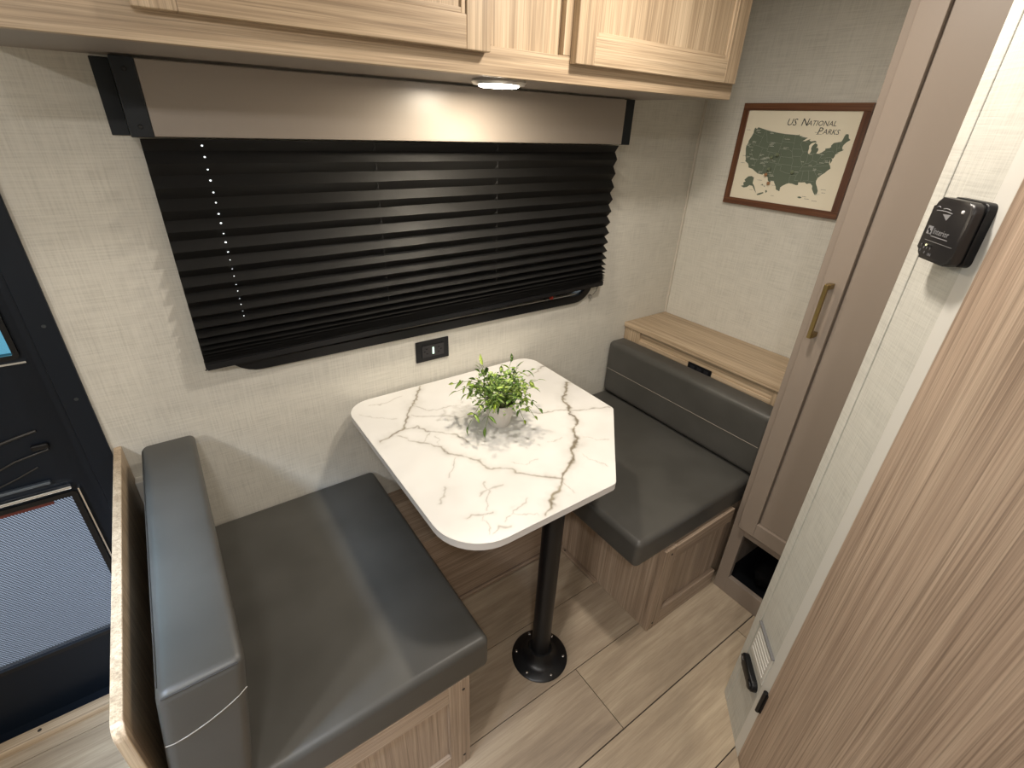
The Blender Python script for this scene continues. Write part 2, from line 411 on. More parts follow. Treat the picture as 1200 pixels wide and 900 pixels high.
# ------------------------------------------------------------------ entry door
DY = .030
d2 = thing('door_2', 'black camper entry door with a tinted window above and a screen panel below', 'door', (-2.4, DY, 0), kind='structure')
fr = bmesh.new()
box(fr, -2.048, -2.003, -.010, -.0005, .0, 1.905, .002); box(fr, -2.765, -2.72, -.010, -.0005, 0, 1.905, .002); box(fr, -2.72, -2.048, -.010, -.0005, 1.86, 1.905, .002)
box(fr, -2.060, -2.0485, -.006, .048, 0, 1.8595); box(fr, -2.7195, -2.708, -.006, .048, 0, 1.8595)
box(fr, -2.7195, -2.0485, -.0105, .050, -.02, .0035)
obj('door_frame', fr, BLACKDOOR, d2)
for z in (.93, 1.10, .56, 1.6):
    obj('screw', lathe(bmesh.new(), [(.0035, -.0115), (.004, -.010)], (-2.022, 0, z), 10, 'y'), mat('dull_screw', (.06, .07, .08), .4, .6) if z == .93 else bpy.data.materials['dull_screw'], d2)
sk = bmesh.new()
SX0, SX1 = -2.700, -2.064
def DB(z0, z1, x0=SX0, x1=SX1, y0=DY, y1=DY+.02): box(sk, x0, x1, y0, y1, z0, z1)
DB(.004, .215); DB(.675, 1.035); DB(1.62, 1.855)
DB(.215, .675, SX0, SX0+.05); DB(.215, .675, -2.110, SX1); DB(1.035, 1.62, SX0, SX0+.055); DB(1.035, 1.62, -2.090, SX1)
obj('door_skin', sk, BLACKDOOR, d2)
obj('window_trim', ring(bmesh.new(), -2.652, -2.083, 1.028, 1.627, .012, .010, DY-.006, DY-.0002, 4), BLACKM, d2, 40)
obj('window_pane', B(-2.645, -2.090, DY+.006, DY+.010, 1.035, 1.62), GLASSTINT, d2)
obj('sill_highlight_strip', B(-2.648, -2.078, DY-.0065, DY-.0005, 1.018, 1.022), STEEL, d2)
obj('screen', B(-2.650, -2.110, DY+.008, DY+.0085, .215, .675), SCREEN, d2)
obj('screen_retainer', ring(bmesh.new(), -2.66, -2.098, .205, .683, .006, .012, DY-.004, DY-.0002, 2), BLACKM, d2, 40)
obj('cross_bar', B(-2.66, -2.100, DY-.016, DY-.0005, .697, .706, .003), STEEL, d2, 40)
obj('upper_bar', B(-2.66, -2.13, DY-.012, DY-.0005, .722, .730, .003), mat('dull_aluminium', (.16, .19, .23), .35, .8), d2, 40)
obj('side_bead', B(-2.0935, -2.0905, DY-.008, DY-.0003, .215, .690), STEEL, d2)
obj('red_tag', B(-2.30, -2.145, DY+.001, DY+.006, .660, .672), mat('dull_red', (.12, .025, .02), .5), d2)
pk = bmesh.new()
tube(pk, [(-2.30, DY-.002, .760), (-2.25, DY-.003, .812), (-2.20, DY-.003, .840), (-2.15, DY-.002, .852), (-2.115, DY-.001, .858)], .0035, 8)
obj('latch_pocket_rim', pk, mat('pocket_rim', (.022, .020, .018), .4), d2, 50)
pk = bmesh.new()
tube(pk, [(-2.21, DY-.001, .778), (-2.17, DY-.002, .795), (-2.13, DY-.002, .803), (-2.11, DY-.001, .806)], .0025, 8)
tube(pk, [(-2.23, DY-.001, .735), (-2.18, DY-.002, .752), (-2.14, DY-.001, .768)], .002, 8)
obj('latch_slot_lip', pk, bpy.data.materials['pocket_rim'], d2, 50)
obj('latch_tab', B(-2.135, -2.105, DY-.010, DY-.0005, .812, .826, .003), BLACKM, d2)
th = thing('trim_2', 'pale wood threshold strip under the black entry door', 'threshold', (-2.38, -.02, 0), kind='structure')
obj('strip', B(-2.76, -2.0, -.045, -.011, .0005, .022, .002), WOODX, th)
for x in (-2.12, -2.37, -2.6): obj('screw', lathe(bmesh.new(), [(.0045, .0225), (.005, .0215)], (x, -.026, 0), 10), HOLE, th)
tag(obj('ground', B(-9, 4, .06, 12, -.62, -.60), mat('pavement', (.30, .31, .33), .9)), 'grey pavement outside the entry door', 'ground', kind='structure')

# ------------------------------------------------------------------ overhead cabinet
CX0, CX1, CZ, CY = -1.945, -.380, 1.576, -.352
oc = thing('overhead_cabinet', 'pale ash overhead cabinet mounted above the window', 'cabinet', (-1.16, -.17, CZ))
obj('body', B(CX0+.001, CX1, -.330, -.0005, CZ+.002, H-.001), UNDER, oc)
def frame_piece(n, x0, x1, z0, z1, m): obj(n, B(x0, x1, CY, -.3305, z0, z1, .0008, 1), m, oc)
frame_piece('bottom_rail', CX0, CX1, CZ, 1.6255, WOODX); frame_piece('top_rail', CX0, CX1, 1.93, H-.001, WOODX)
for x0, x1 in ((CX0, -1.70), (-1.24, -1.178), (-.9985, -.93), (-.44, CX1)): frame_piece('stile', x0, x1, 1.626, 1.9295, WOODZ)
obj('recessed_panel', B(-1.177, -.9995, -.336, -.3305, 1.627, 1.929), WOODZ, oc)
def shaker(parent, axis, u0, u1, z0, z1, f, thick, sw, mv, mh, mp, rec=.008, mould=True, sgn=-1):
    """door made of stiles, rails, a recessed panel and a moulding; f = back plane, sgn = outward direction"""
    def bb(n, a0, a1, b0, b1, d0, d1, m, par, bev=.0015):
        lo, hi = sorted((f+sgn*d0, f+sgn*d1))
        bm = B(a0, a1, lo, hi, b0, b1, bev) if axis == 'x' else B(lo, hi, a0, a1, b0, b1, bev)
        return obj(n, bm, m, par)
    d = bb('door', u0+sw, u1-sw, z0+sw, z1-sw, 0.0005, (thick-rec) if mould else .003, mp, parent, 0)
    if not mould: bb('door_panel', u0+sw+.004, u1-sw-.004, z0+sw+.001, z1-sw-.001, .0031, thick-rec, mp, d, .001)
    bb('stile', u0, u0+sw, z0, z1, .0005, thick, mv, d); bb('stile', u1-sw, u1, z0, z1, .0005, thick, mv, d)
    bb('rail', u0+sw, u1-sw, z0, z0+sw, .0005, thick, mh, d); bb('rail', u0+sw, u1-sw, z1-sw, z1, .0005, thick, mh, d)
    if mould:
        k = .009
        bb('moulding', u0+sw, u0+sw+k, z0+sw, z1-sw, thick-rec, thick-rec*.4, mv, d, .001); bb('moulding', u1-sw-k, u1-sw, z0+sw, z1-sw, thick-rec, thick-rec*.4, mv, d, .001)
        bb('moulding', u0+sw+k, u1-sw-k, z0+sw, z0+sw+k, thick-rec, thick-rec*.4, mh, d, .001); bb('moulding', u0+sw+k, u1-sw-k, z1-sw-k, z1-sw, thick-rec, thick-rec*.4, mh, d, .001)
    return d
shaker(oc, 'x', -1.745, -1.193, 1.612, 1.945, CY, .021, .052, WOODZ, WOODX, WOODZ)
shaker(oc, 'x', -.980, -.402, 1.612, 1.945, CY, .021, .052, WOODZ, WOODX, WOODZ)

# lamp under the cabinet
LX, LY = -1.100, -.262
ul = thing('cabinet_light', 'small lit round lamp on the underside of the overhead cabinet', 'light', (LX, LY, CZ))
obj('housing', lathe(bmesh.new(), [(.046, .0015), (.058, 0.0015), (.060, -.003), (.056, -.008), (.045, -.009)], (LX, LY, CZ), 36), mat('lamp_ring', (.7, .68, .64), .3, .5), ul, 40)
obj('lens', lathe(bmesh.new(), [(.044, -.0065), (.0445, -.010), (.040, -.0125), (.02, -.0135)], (LX, LY, CZ), 32), LENS, ul, 40)
pl = area('cabinet_lamp_glow', (LX, LY, CZ-.016), .075, 3.9, (1.0, .87, .68)); pl.parent = ul; pl.location = (0, 0, -.016)

# ------------------------------------------------------------------ shade valance and blind
VY = -.080
va = thing('shade_valance', 'taupe boxed valance with black ends across the top of the window', 'valance', (-1.13, -.04, 1.45))
obj('front_board', B(-1.748, -.5035, VY, VY+.012, 1.449, 1.5725, .0015), TAUPE_S, va)
for x0, x1 in ((-1.784, -1.7485), (-.503, -.467)):
    bb = bmesh.new(); box(bb, x0, x1, VY-.001, VY+.012, 1.4475, 1.5745, .0015)
    xs = x0 if x0 < -1 else x1-.010
    box(bb, xs, xs+.010, VY+.0125, -.0005, 1.4475, 1.5745)
    obj('end_bracket', bb, NAVY, va)
obj('wall_flange', B(-1.813, -1.7845, -.0045, -.0005, 1.4475, 1.5745, .001), NAVY, va)
for z in (1.465, 1.555): obj('screw', lathe(bmesh.new(), [(.003, VY-.0025), (.004, VY-.0012)], (-1.766, 0, z), 10, 'y'), BLACKM, va)

pb = thing('pleated_blind', 'black pleated blind drawn down over the window', 'blind', (-1.12, -.03, .96))
creases = [1.444, 1.400, 1.356, 1.313, 1.272, 1.232, 1.194, 1.158, 1.124, 1.093, 1.066, 1.043, 1.025, 1.012, 1.003, .996, .990, .984]
BX0, BX1 = -1.772, -.466
def zmap(z, x):
    t = (x-BX0)/(BX1-BX0); return 1.444 - (1.444-z)*(1.026 - .045*t)
prof = []; Lp = .0245; YB = -.021
for i, z in enumerate(creases):
    prof.append(('f', z))
    if i+1 < len(creases): prof.append(('b', (z+creases[i+1])/2))
pp = []
for i, (k, z) in enumerate(prof):
    if k == 'b': pp.append((YB, z))
    else:
        nb = [abs(z - prof[j][1]) for j in (i-1, i+1) if 0 <= j < len(prof)]
        hh = sum(nb)/len(nb); pp.append((YB - math.sqrt(max(Lp**2 - hh**2, .0001)) * .95 - .004, z))
bm = bmesh.new(); NX = 24; rng = random.Random(3)
rows_ = []
for (y, z) in pp:
    row = []
    for i in range(NX+1):
        x = BX0 + (BX1-BX0)*i/NX
        row.append(bm.verts.new((x, y, zmap(z, x) + rng.uniform(-.0006, .0006))))
    rows_.append(row)
for a, b in zip(rows_, rows_[1:]):
    for i in range(NX): bm.faces.new((a[i], a[i+1], b[i+1], b[i]))
bmesh.ops.solidify(bm, geom=bm.faces[:], thickness=.0006)
obj('pleated_fabric', bm, BLIND, pb)
rl = bmesh.new(); z0, z1 = zmap(.980, BX0), zmap(.980, BX1); e = .0005
va_ = [(BX0-e, -.046, z0), (BX0-e, -.016, z0), (BX0-e, -.016, z0-.020), (BX0-e, -.046, z0-.020)]
vb_ = [(BX1+e, -.046, z1), (BX1+e, -.016, z1), (BX1+e, -.016, z1-.018), (BX1+e, -.046, z1-.018)]
A_ = [rl.verts.new(p) for p in va_]; B_ = [rl.verts.new(p) for p in vb_]
rl.faces.new(A_); rl.faces.new(B_[::-1])
for k in range(4): rl.faces.new((A_[k], A_[(k+1) % 4], B_[(k+1) % 4], B_[k]))
bmesh.ops.bevel(rl, geom=rl.edges[:], offset=.003, segments=2, affect='EDGES')
obj('bottom_rail', rl, BLACK, pb)
# glowing discs stand in for daylight leaking through the cord holes in the pleats
for i in range(20):
    (ya, za), (yb, zb) = pp[i], pp[i+1]
    x = -1.670 + .00016*i
    c = Vector((x, (ya+yb)/2, (zmap(za, x)+zmap(zb, x))/2)); nrm = Vector((0, -(za-zb), (ya-yb) if False else 0))
    d = Vector((0, yb-ya, zb-za)).normalized(); nn = Vector((0, d.z, -d.y)); nn = nn if nn.y < 0 else -nn
    r_ = (.0021, .0020, .0017)[i % 3] if i < 11 else .0011
    bm = bmesh.new(); u = Vector((1, 0, 0))
    ring_ = [bm.verts.new(c + nn*.0011 + (u*math.cos(a*math.pi/4) + d*math.sin(a*math.pi/4)*.9)*r_) for a in range(8)]
    top_ = [bm.verts.new(v.co + nn*.0003) for v in ring_]
    bm.faces.new(ring_); bm.faces.new(top_)
    for k in range(8): bm.faces.new((ring_[k], ring_[(k+1) % 8], top_[(k+1) % 8], top_[k]))
    obj('cord_hole_glow', bm, PIN, pb)
CORD = mat('grey_cord', (.055, .055, .055), .6)
for x in (-1.308, -.948):
    bm = bmesh.new()
    for i in range(0, 22, 2):
        (yf, zf), (yb, zb) = pp[i], pp[i+1]; z_ = zmap(zf, x); q = zmap(zb, x)
        tube(bm, [(x, yf-.0006, z_-.002), (x+.004, (yf+yb)/2-.003, (z_+q)/2), (x+.001, yb-.002, q+.001)], .0007, 5)
        tube(bm, [(x+.004, (yf+yb)/2-.003, (z_+q)/2), (x+.005, yf*.6+yb*.4, (z_+q)/2-.009)], .0006, 5)
    tag(obj('lift_cord', bm, CORD, pb), 'thin dark lift cord loops', kind='stuff')
bm = bmesh.new(); tube(bm, [(-.476, -.028, zmap(.980, BX1)-.018), (-.478, -.024, .948), (-.486, -.016, .930)], .0009, 6)
obj('tension_cord', bm, CORD, pb)
bm = bmesh.new(); box(bm, -.494, -.484, -.012, -.0005, .914, .928, .002); tube(bm, [(-.492, -.012, .924), (-.496, -.016, .914), (-.489, -.015, .908)], .001, 6)
obj('cord_clip', bm, mat('clip_grey', (.25, .24, .21), .4), pb)
bm = bmesh.new(); tube(bm, [(BX0+.004, -.030, zmap(.98, BX0)-.020), (BX0-.001, -.020, .940), (BX0-.002, -.008, .936)], .0014, 6)
obj('corner_hook', bm, BLACKM, pb)

# ------------------------------------------------------------------ wall outlet under the window
ou = thing('wall_outlet', 'black power outlet with a small lit indicator on the wall under the window', 'outlet', (-1.1605, 0, .8495))
obj('plate', B(-1.218, -1.103, -.006, -.0005, .8145, .8847, .002), BLACK, ou)
obj('insert', B(-1.1985, -1.1225, -.0085, -.0062, .8295, .8695, .001), mat('outlet_face', (.016, .015, .018), .35), ou)
for cx, z in ((-1.182, .858), (-1.182, .842), (-1.190, .850), (-1.141, .858), (-1.141, .842), (-1.133, .850)):
    obj('slot', B(cx-.003, cx+.003, -.0092, -.0086, z-.0012, z+.0012), mat('slot_black', (.001, .001, .001), .9) if 'slot_black' not in bpy.data.materials else bpy.data.materials['slot_black'], ou)
obj('indicator', B(-1.1635, -1.1575, -.0098, -.0086, .838, .861), LED, ou)

# ------------------------------------------------------------------ table
tb = thing('dinette_table', 'white marble-look dinette table with a clipped corner on a black post', 'table', (-1.119, -.595, 0))
TP = [(-1.462, -.014), (-.778, -.014), (-.778, -.448), (-1.030, -.705), (-1.462, -.705)]
outline = rpoly(TP, [.075, .055, .022, .022, .115], 10)
TZ = .740
body = prism(bmesh.new(), [(x, y) for x, y in outline], .721, TZ-.0012)
obj('table_edge', body, TABLE_EDGE, tb, 30)
VEINS = [(3,[(-1.214,-0.022),(-1.264,-0.086),(-1.306,-0.146),(-1.349,-0.185),(-1.376,-0.215),(-1.417,-0.235),(-1.445,-0.251)]),(2,[(-1.376,-0.215),(-1.329,-0.224),(-1.304,-0.26),(-1.278,-0.29),(-1.254,-0.324),(-1.242,-0.363)]),(2.2,[(-1.394,-0.241),(-1.357,-0.298),(-1.323,-0.343),(-1.302,-0.386),(-1.273,-0.439),(-1.256,-0.477),(-1.22,-0.516),(-1.201,-0.557),(-1.166,-0.594),(-1.136,-0.626)]),(4,[(-0.79,-0.241),(-0.854,-0.31),(-0.903,-0.378),(-0.931,-0.435),(-0.97,-0.494),(-1.017,-0.541),(-1.05,-0.579),(-1.087,-0.6),(-1.123,-0.619),(-1.162,-0.653),(-1.198,-0.667),(-1.217,-0.686),(-1.239,-0.698)]),(1.8,[(-1.013,-0.334),(-0.962,-0.357),(-0.907,-0.387),(-0.843,-0.418),(-0.782,-0.444)]),(1.1,[(-1.284,-0.121),(-1.255,-0.162),(-1.207,-0.184),(-1.174,-0.196)]),(1.3,[(-1.306,-0.161),(-1.273,-0.196),(-1.22,-0.236),(-1.155,-0.268),(-1.129,-0.277)]),(0.8,[(-1.443,-0.091),(-1.409,-0.126),(-1.36,-0.156)]),(0.8,[(-1.401,-0.05),(-1.356,-0.061),(-1.29,-0.053)]),(0.8,[(-1.307,-0.271),(-1.339,-0.309)]),(0.8,[(-1.299,-0.29),(-1.317,-0.335)]),(1,[(-1.302,-0.409),(-1.356,-0.471)]),(1.2,[(-1.38,-0.505),(-1.428,-0.546)]),(1.6,[(-1.396,-0.605),(-1.367,-0.615),(-1.334,-0.628)]),(0.8,[(-1.365,-0.621),(-1.376,-0.67)]),(1.1,[(-1.246,-0.627),(-1.292,-0.647),(-1.333,-0.662)]),(1,[(-1.368,-0.675),(-1.353,-0.665),(-1.328,-0.681)]),(0.8,[(-1.332,-0.568),(-1.291,-0.562),(-1.259,-0.563)]),(0.8,[(-1.296,-0.539),(-1.306,-0.58),(-1.339,-0.612)]),(0.7,[(-1.018,-0.552),(-1.015,-0.601),(-0.992,-0.644)]),(0.6,[(-0.964,-0.511),(-0.907,-0.559)]),(0.7,[(-1.008,-0.484),(-1.059,-0.478)]),(2,[(-0.867,-0.14),(-0.776,-0.113)]),(0.6,[(-1.307,-0.65),(-1.252,-0.685)]),(0.8,[(-1.137,-0.64),(-1.136,-0.68)]),(0.7,[(-1.019,-0.046),(-1.091,-0.078),(-1.128,-0.1)]),(0.6,[(-1.2,-0.496),(-1.176,-0.522),(-1.133,-0.532)])]
def table_top():
    import numpy as np
    NXg, NYg = 300, 300
    xs = np.linspace(-1.462, -.778, NXg); ys = np.linspace(-.705, -.014, NYg)
    gx, gy = np.meshgrid(xs, ys)
    poly = outline; n = len(poly)
    # signed distance (inside positive) to the convex outline, used to clamp the grid onto it
    inside = np.full(gx.shape, 1e9)
    for i in range(n):
        (x0, y0), (x1, y1) = poly[i], poly[(i+1) % n]; L = math.hypot(x1-x0, y1-y0)
        if L < 1e-7: continue
        nx, ny = (y1-y0)/L, -(x1-x0)/L
        dd = (gx-x0)*nx + (gy-y0)*ny
        if ((-1.12-x0)*nx + (-.35-y0)*ny) < 0: dd = -dd
        inside = np.minimum(inside, dd)
    rs = np.random.RandomState(4)
    def smooth(k):
        a = rs.rand(k, k); ii = np.linspace(0, k-1.001, NXg); i0 = ii.astype(int); f = ii-i0; f = f*f*(3-2*f)
        r = a[i0][:, i0]*(1-f)[None, :] + a[i0][:, i0+1]*f[None, :]; r2 = a[i0+1][:, i0]*(1-f)[None, :] + a[i0+1][:, i0+1]*f[None, :]
        return r*(1-f)[:, None] + r2*f[:, None] - .5
    wx = gx + smooth(14)*.018 + smooth(40)*.010 + smooth(90)*.005; wy = gy + smooth(14)*.018 + smooth(40)*.010 + smooth(90)*.005
    mod = .75 + .9*smooth(30) + .5*smooth(70)
    vein = np.zeros(gx.shape)
    for w_, pts in VEINS:
        dmin = np.full(gx.shape, 1e9)
        for (x0, y0), (x1, y1) in zip(pts, pts[1:]):
            vx, vy = x1-x0, y1-y0; tt = np.clip(((wx-x0)*vx + (wy-y0)*vy)/(vx*vx+vy*vy), 0, 1)
            dmin = np.minimum(dmin, np.hypot(wx-x0-tt*vx, wy-y0-tt*vy))
        wd_ = (.0007 + .00085*w_)*np.clip(mod+.2, .3, 1.6); st = min(.95, .30 + .17*w_)
        core = np.exp(-(dmin/wd_)**2)*st; halo = np.exp(-(dmin/(wd_*4.5))**2)*.17*min(1, w_/2.5)
        vein = np.maximum(vein, np.clip(core*np.clip(mod+.35, .2, 1) + halo, 0, 1))
    cloud = np.clip(smooth(9)*1.2 + smooth(22)*.6 - .25, 0, 1)*.22
    vein = np.clip(vein + cloud*.5, 0, 1)
    verts = []; idx = -np.ones(gx.shape, int)
    for j in range(NYg):
        for i in range(NXg):
            if inside[j, i] > -.0023:
                idx[j, i] = len(verts); verts.append((float(gx[j, i]), float(gy[j, i]), TZ))
    faces = []
    for j in range(NYg-1):
        for i in range(NXg-1):
            q = (idx[j, i], idx[j, i+1], idx[j+1, i+1], idx[j+1, i])
            if min(q) >= 0: faces.append(tuple(int(k) for k in q))
    # pull outside vertices onto the outline
    P = [Vector((x, y)) for x, y in poly]
    out = []
    for x, y, z in verts:
        i_ = min(max(int(round((x+1.462)/(.684)*(NXg-1))), 0), NXg-1); j_ = min(max(int(round((y+.705)/.691*(NYg-1))), 0), NYg-1)
        if inside[j_, i_] < .0012:
            best = None
            for a, b in zip(P, P[1:]+P[:1]):
                ab = b-a
                if ab.length < 1e-7: continue
                t_ = max(0, min(1, (Vector((x, y))-a).dot(ab)/ab.length_squared)); q = a+ab*t_; dq = (q-Vector((x, y))).length
                if best is None or dq < best[0]: best = (dq, q)
            if inside[j_, i_] < 0: x, y = best[1]
        out.append((x-tb.location.x, y-tb.location.y, z))
    me = bpy.data.meshes.new('table_top'); me.from_pydata(out, [], faces)
    at = me.attributes.new('vein', 'FLOAT', 'POINT')
    vals = [0.0]*len(out)
    for j in range(NYg):
        for i in range(NXg):
            if idx[j, i] >= 0: vals[idx[j, i]] = float(vein[j, i])
    at.data.foreach_set('value', vals)
    me.materials.append(MARBLE)
    o = bpy.data.objects.new('table_top', me); COL.objects.link(o); o.parent = tb; OFF[o.name] = OFF[tb.name]
    return o
tt_ = table_top(); tag(tt_, 'white marble-look laminate surface with grey-brown veins')
PX, PY = -1.119, -.595
obj('post', lathe(bmesh.new(), [(.0285, .022), (.0285, .698)], (PX, PY, 0), 32), BLACKM, tb, 40)
obj('top_mount', lathe(bmesh.new(), [(.085, .7205), (.085, .713), (.045, .697), (.034, .678)], (PX, PY, 0), 32), BLACKM, tb, 40)
fg = obj('floor_flange', lathe(bmesh.new(), [(.087, .0005), (.088, .004), (.084, .008), (.062, .011), (.050, .018), (.040, .034), (.036, .046), (.029, .048)], (PX, PY, 0), 40), BLACKM, tb, 50)
for k in range(6):
    a = math.radians(20+60*k); obj('screw', lathe(bmesh.new(), [(.0045, .009), (.0045, .0115), (.0025, .0135)], (PX+.074*math.cos(a), PY+.074*math.sin(a), 0), 12), CHROME, fg, 40)
obj('wall_bracket', B(-1.36, -.88, -.060, -.006, .704, .7205, .003), BLACKM, tb)

# ------------------------------------------------------------------ potted plant
GX, GY = -1.122, -.335
pp_ = thing('potted_plant', 'small leafy green plant in a white pot on the marble table', 'plant', (GX, GY, TZ))
ph = .074
obj('pot', lathe(bmesh.new(), [(.024, .0006), (.0275, .0008), (.0305, .006), (.0365, .035), (.0415, .066), (.0425, ph), (.0395, ph), (.0365, .062), (.030, .05)], (GX, GY, TZ), 40), POT, pp_, 50)
obj('soil', lathe(bmesh.new(), [(.001, .0655), (.030, .066), (.0375, .064), (.030, .058)], (GX, GY, TZ), 24), SOIL, pp_, 40)
def leaf_mesh(L, W, bend):
    bm = bmesh.new(); n = 5; rows = []
    for i in range(n+1):
        t = i/n; wv = W*math.sin(math.pi*min(1, t*.94+.03))**.8*(1-.25*t); z = -bend*L*t*t
        rows.append([bm.verts.new((-wv/2, L*t, z+wv*.18)), bm.verts.new((0, L*t, z)), bm.verts.new((wv/2, L*t, z+wv*.18))])
    for a, b in zip(rows, rows[1:]):
        for k in range(2): bm.faces.new((a[k], a[k+1], b[k+1], b[k]))
    bmesh.ops.solidify(bm, geom=bm.faces[:], thickness=.0004)
    me = bpy.data.meshes.new('leaf'); bm.to_mesh(me); bm.free(); me.materials.append(LEAF)
    for p_ in me.polygons: p_.use_smooth = True
    return me
LMS = [leaf_mesh(.021, .0115, .25), leaf_mesh(.025, .012, .4), leaf_mesh(.017, .0125, .2), leaf_mesh(.027, .0105, .5)]
rg = random.Random(21)
nl = 0
for s in range(38):
    a = 2*math.pi*(s*.381966) + rg.uniform(-.2, .2); lean = .25 + 1.05*((s % 13)/12)
    L = rg.uniform(.075, .125)*(1.0 if lean < .9 else 1.05)
    st = Vector((GX + .018*math.cos(a), GY + .018*math.sin(a), TZ + .062))
    pts = []
    for i in range(7):
        t = i/6; an = lean*(.35 + .75*t); d_ = L*t
        rr = d_*math.sin(an); zz = d_*math.cos(an)
        if lean > 1.1: zz -= .020*t*t
        pts.append(st + Vector((math.cos(a)*rr, math.sin(a)*rr, zz + (.014*math.sin(math.pi*t) if lean > .8 else 0))))
    bm = bmesh.new(); tube(bm, pts, [.0011*(1-.5*i/6) for i in range(7)], 5)
    sp = obj('sprig', bm, STEM, pp_, 60)
    for i in range(2, 7):
        for side in ((-1, 1) if i < 6 else (0,)):
            if nl >= 298: break
            if i == 2 and s % 2: continue
            p0 = pts[i]; d = (pts[i]-pts[i-1]).normalized()
            ref = Vector((-math.sin(a), math.cos(a), 0))
            dirv = (d*(.55 if side else 1) + ref*side*1.0 + Vector((0, 0, rg.uniform(-.35, .35)))).normalized()
            nz = Vector((rg.uniform(-.4, .4), rg.uniform(-.4, .4), 1)); xa = dirv.cross(nz).normalized(); za = xa.cross(dirv)
            lf = bpy.data.objects.new('leaf', LMS[rg.randrange(4)]); COL.objects.link(lf); lf.parent = sp
            k = rg.uniform(.75, 1.12)
            R3 = Matrix((xa, dirv, za)).transposed()
            lf.matrix_local = Matrix.Translation(p0 - OFF[sp.name]) @ (R3*k).to_4x4(); nl += 1

# the small inner leaves that cannot be told apart
rg = random.Random(8); bm = bmesh.new()
for i in range(420):
    a = rg.uniform(0, 2*math.pi); el = rg.uniform(-.25, 1.45); r_ = rg.uniform(.030, .078)
    c = Vector((GX, GY, TZ+.082)) + Vector((math.cos(a)*math.cos(el)*r_*1.12, math.sin(a)*math.cos(el)*r_*1.12, math.sin(el)*r_*.92))
    if (c.xy - Vector((GX, GY))).length < .046 and c.z < TZ+.078: continue
    out_ = (c - Vector((GX, GY, TZ+.05))).normalized()
    d = (out_ + Vector((rg.uniform(-1, 1), rg.uniform(-1, 1), rg.uniform(-.7, .7)))).normalized()
    nz = (Vector((0, 0, 1)) + Vector((rg.uniform(-.6, .6), rg.uniform(-.6, .6), 0))); xa = d.cross(nz).normalized(); za = xa.cross(d)
    L = rg.uniform(.012, .018); W = L*.55
    vs4 = [c, c+d*L*.5+xa*W/2+za*.0012, c+d*L-za*L*.18, c+d*L*.5-xa*W/2+za*.0012]; q = [bm.verts.new(v) for v in vs4]; m_ = bm.verts.new(c+d*L*.5)
    for k in range(4): bm.faces.new((q[k], q[(k+1) % 4], m_))
LEAF2 = mat('inner_leaf', sr(120, 152, 72), .5)
n_ = noise(LEAF2, coords(LEAF2, (1, 1, 1)), 75, 2, .5); lk(LEAF2, ramp(LEAF2, n_, ((.36, sr(74, 104, 58)), (.5, sr(126, 156, 82)), (.64, sr(188, 210, 116)))), bsdf(LEAF2).inputs['Base Color'])
fo = obj('inner_foliage', bm, LEAF2, pp_); tag(fo, 'dense small inner leaves', kind='stuff')

# ------------------------------------------------------------------ left bench by the entry door
SZ0, SZ1 = .372, .470
lb = thing('dinette_bench', 'wood-grain dinette bench with a tall end panel beside the black entry door', 'bench', (-1.70, -.36, 0), group=None)
obj('base_box', B(-1.975, -1.447, -.700, -.002, .0005, SZ0-.001), BENCHZ, lb)
obj('end_panel', prism(bmesh.new(), [(0, 0), (1, 0), (1, 1)], 0, 1) if False else (lambda bm: (bmesh.ops.translate(bm, verts=bm.verts, vec=(0, 0, 0)), bm)[1])(B(-1.9975, -1.9825, -.742, -.002, .0005, .786, 0)), WOODZ, lb)
ep = [o for o in lb.children if o.name.startswith('end_panel')][0]
bm = bmesh.new(); bm.from_mesh(ep.data)
es = [e for e in bm.edges if all(abs(v.co.z - .786) < 1e-4 and v.co.y < -.3 for v in e.verts)]
bmesh.ops.bevel(bm, geom=es, offset=.022, segments=5, affect='EDGES', profile=.5)
bmesh.ops.bevel(bm, geom=[e for e in bm.edges if e.calc_face_angle(0) > 1.2], offset=.001, segments=1, affect='EDGES')
bm.to_mesh(ep.data); bm.free()
def bench_front(par, x0, x1, y, m_v, m_h, thick=.018, right=True, top=SZ0-.001, br=.072, tr=.058, sw=.055):
    f = [('front_stile', x0, x0+sw, .0008, top), ('front_rail', x0+sw, x1-sw if right else x1, top-tr, top), ('front_rail', x0+sw, x1-sw if right else x1, .0008, br)]
    if right: f.append(('front_stile', x1-sw, x1, .0008, top))
    for n, a, b, c, d in f: obj(n, B(a, b, y-thick, y-.0005, c, d, .0012), m_v if 'stile' in n else m_h, par)
    obj('front_panel', B(x0+sw, x1-sw if right else x1, y-.006, y-.0005, br, top-tr), m_v, par)
bench_front(lb, -1.975, -1.449, -.700, BENCHZ, BENCHX)
for x, z in ((-1.466, .335), (-1.466, .045), (-1.955, .335), (-1.955, .045)):
    obj('screw_cap', lathe(bmesh.new(), [(.003, -.7197), (.0042, -.7185)], (x, 0, z), 10, 'y'), HOLE, lb)
obj('wall_cleat', B(-1.982, -1.952, -.030, -.001, .60, .690, .002), WHITETRIM, lb)
obj('cleat_screw', lathe(bmesh.new(), [(.003, -.033), (.0045, -.0305)], (-1.962, 0, .645), 10, 'y'), BLACKM, lb)
tag(obj('seat_cushion', cushion(-1.972, -1.397, -.722, -.004, SZ0, SZ1, .016, .006), LEATHER, None, 50), 'charcoal leatherette seat cushion on the bench beside the entry door', 'cushion')
def lean(p):
    """back cushion leans from the end panel towards the table and rises a little to the aisle end"""
    p = Vector(p); t = (p.z-.482)/(.785-.482); q = (-.012-p.y)/.726
    p.z += t*(.006 + .012*q); x = p.x + (t-1)*.049
    p.x = max(x, -1.974 + (p.x+1.944)*.55); return p
cb = cushion(-1.944, -1.834, -.738, -.034, .484, .785, .015, .004)
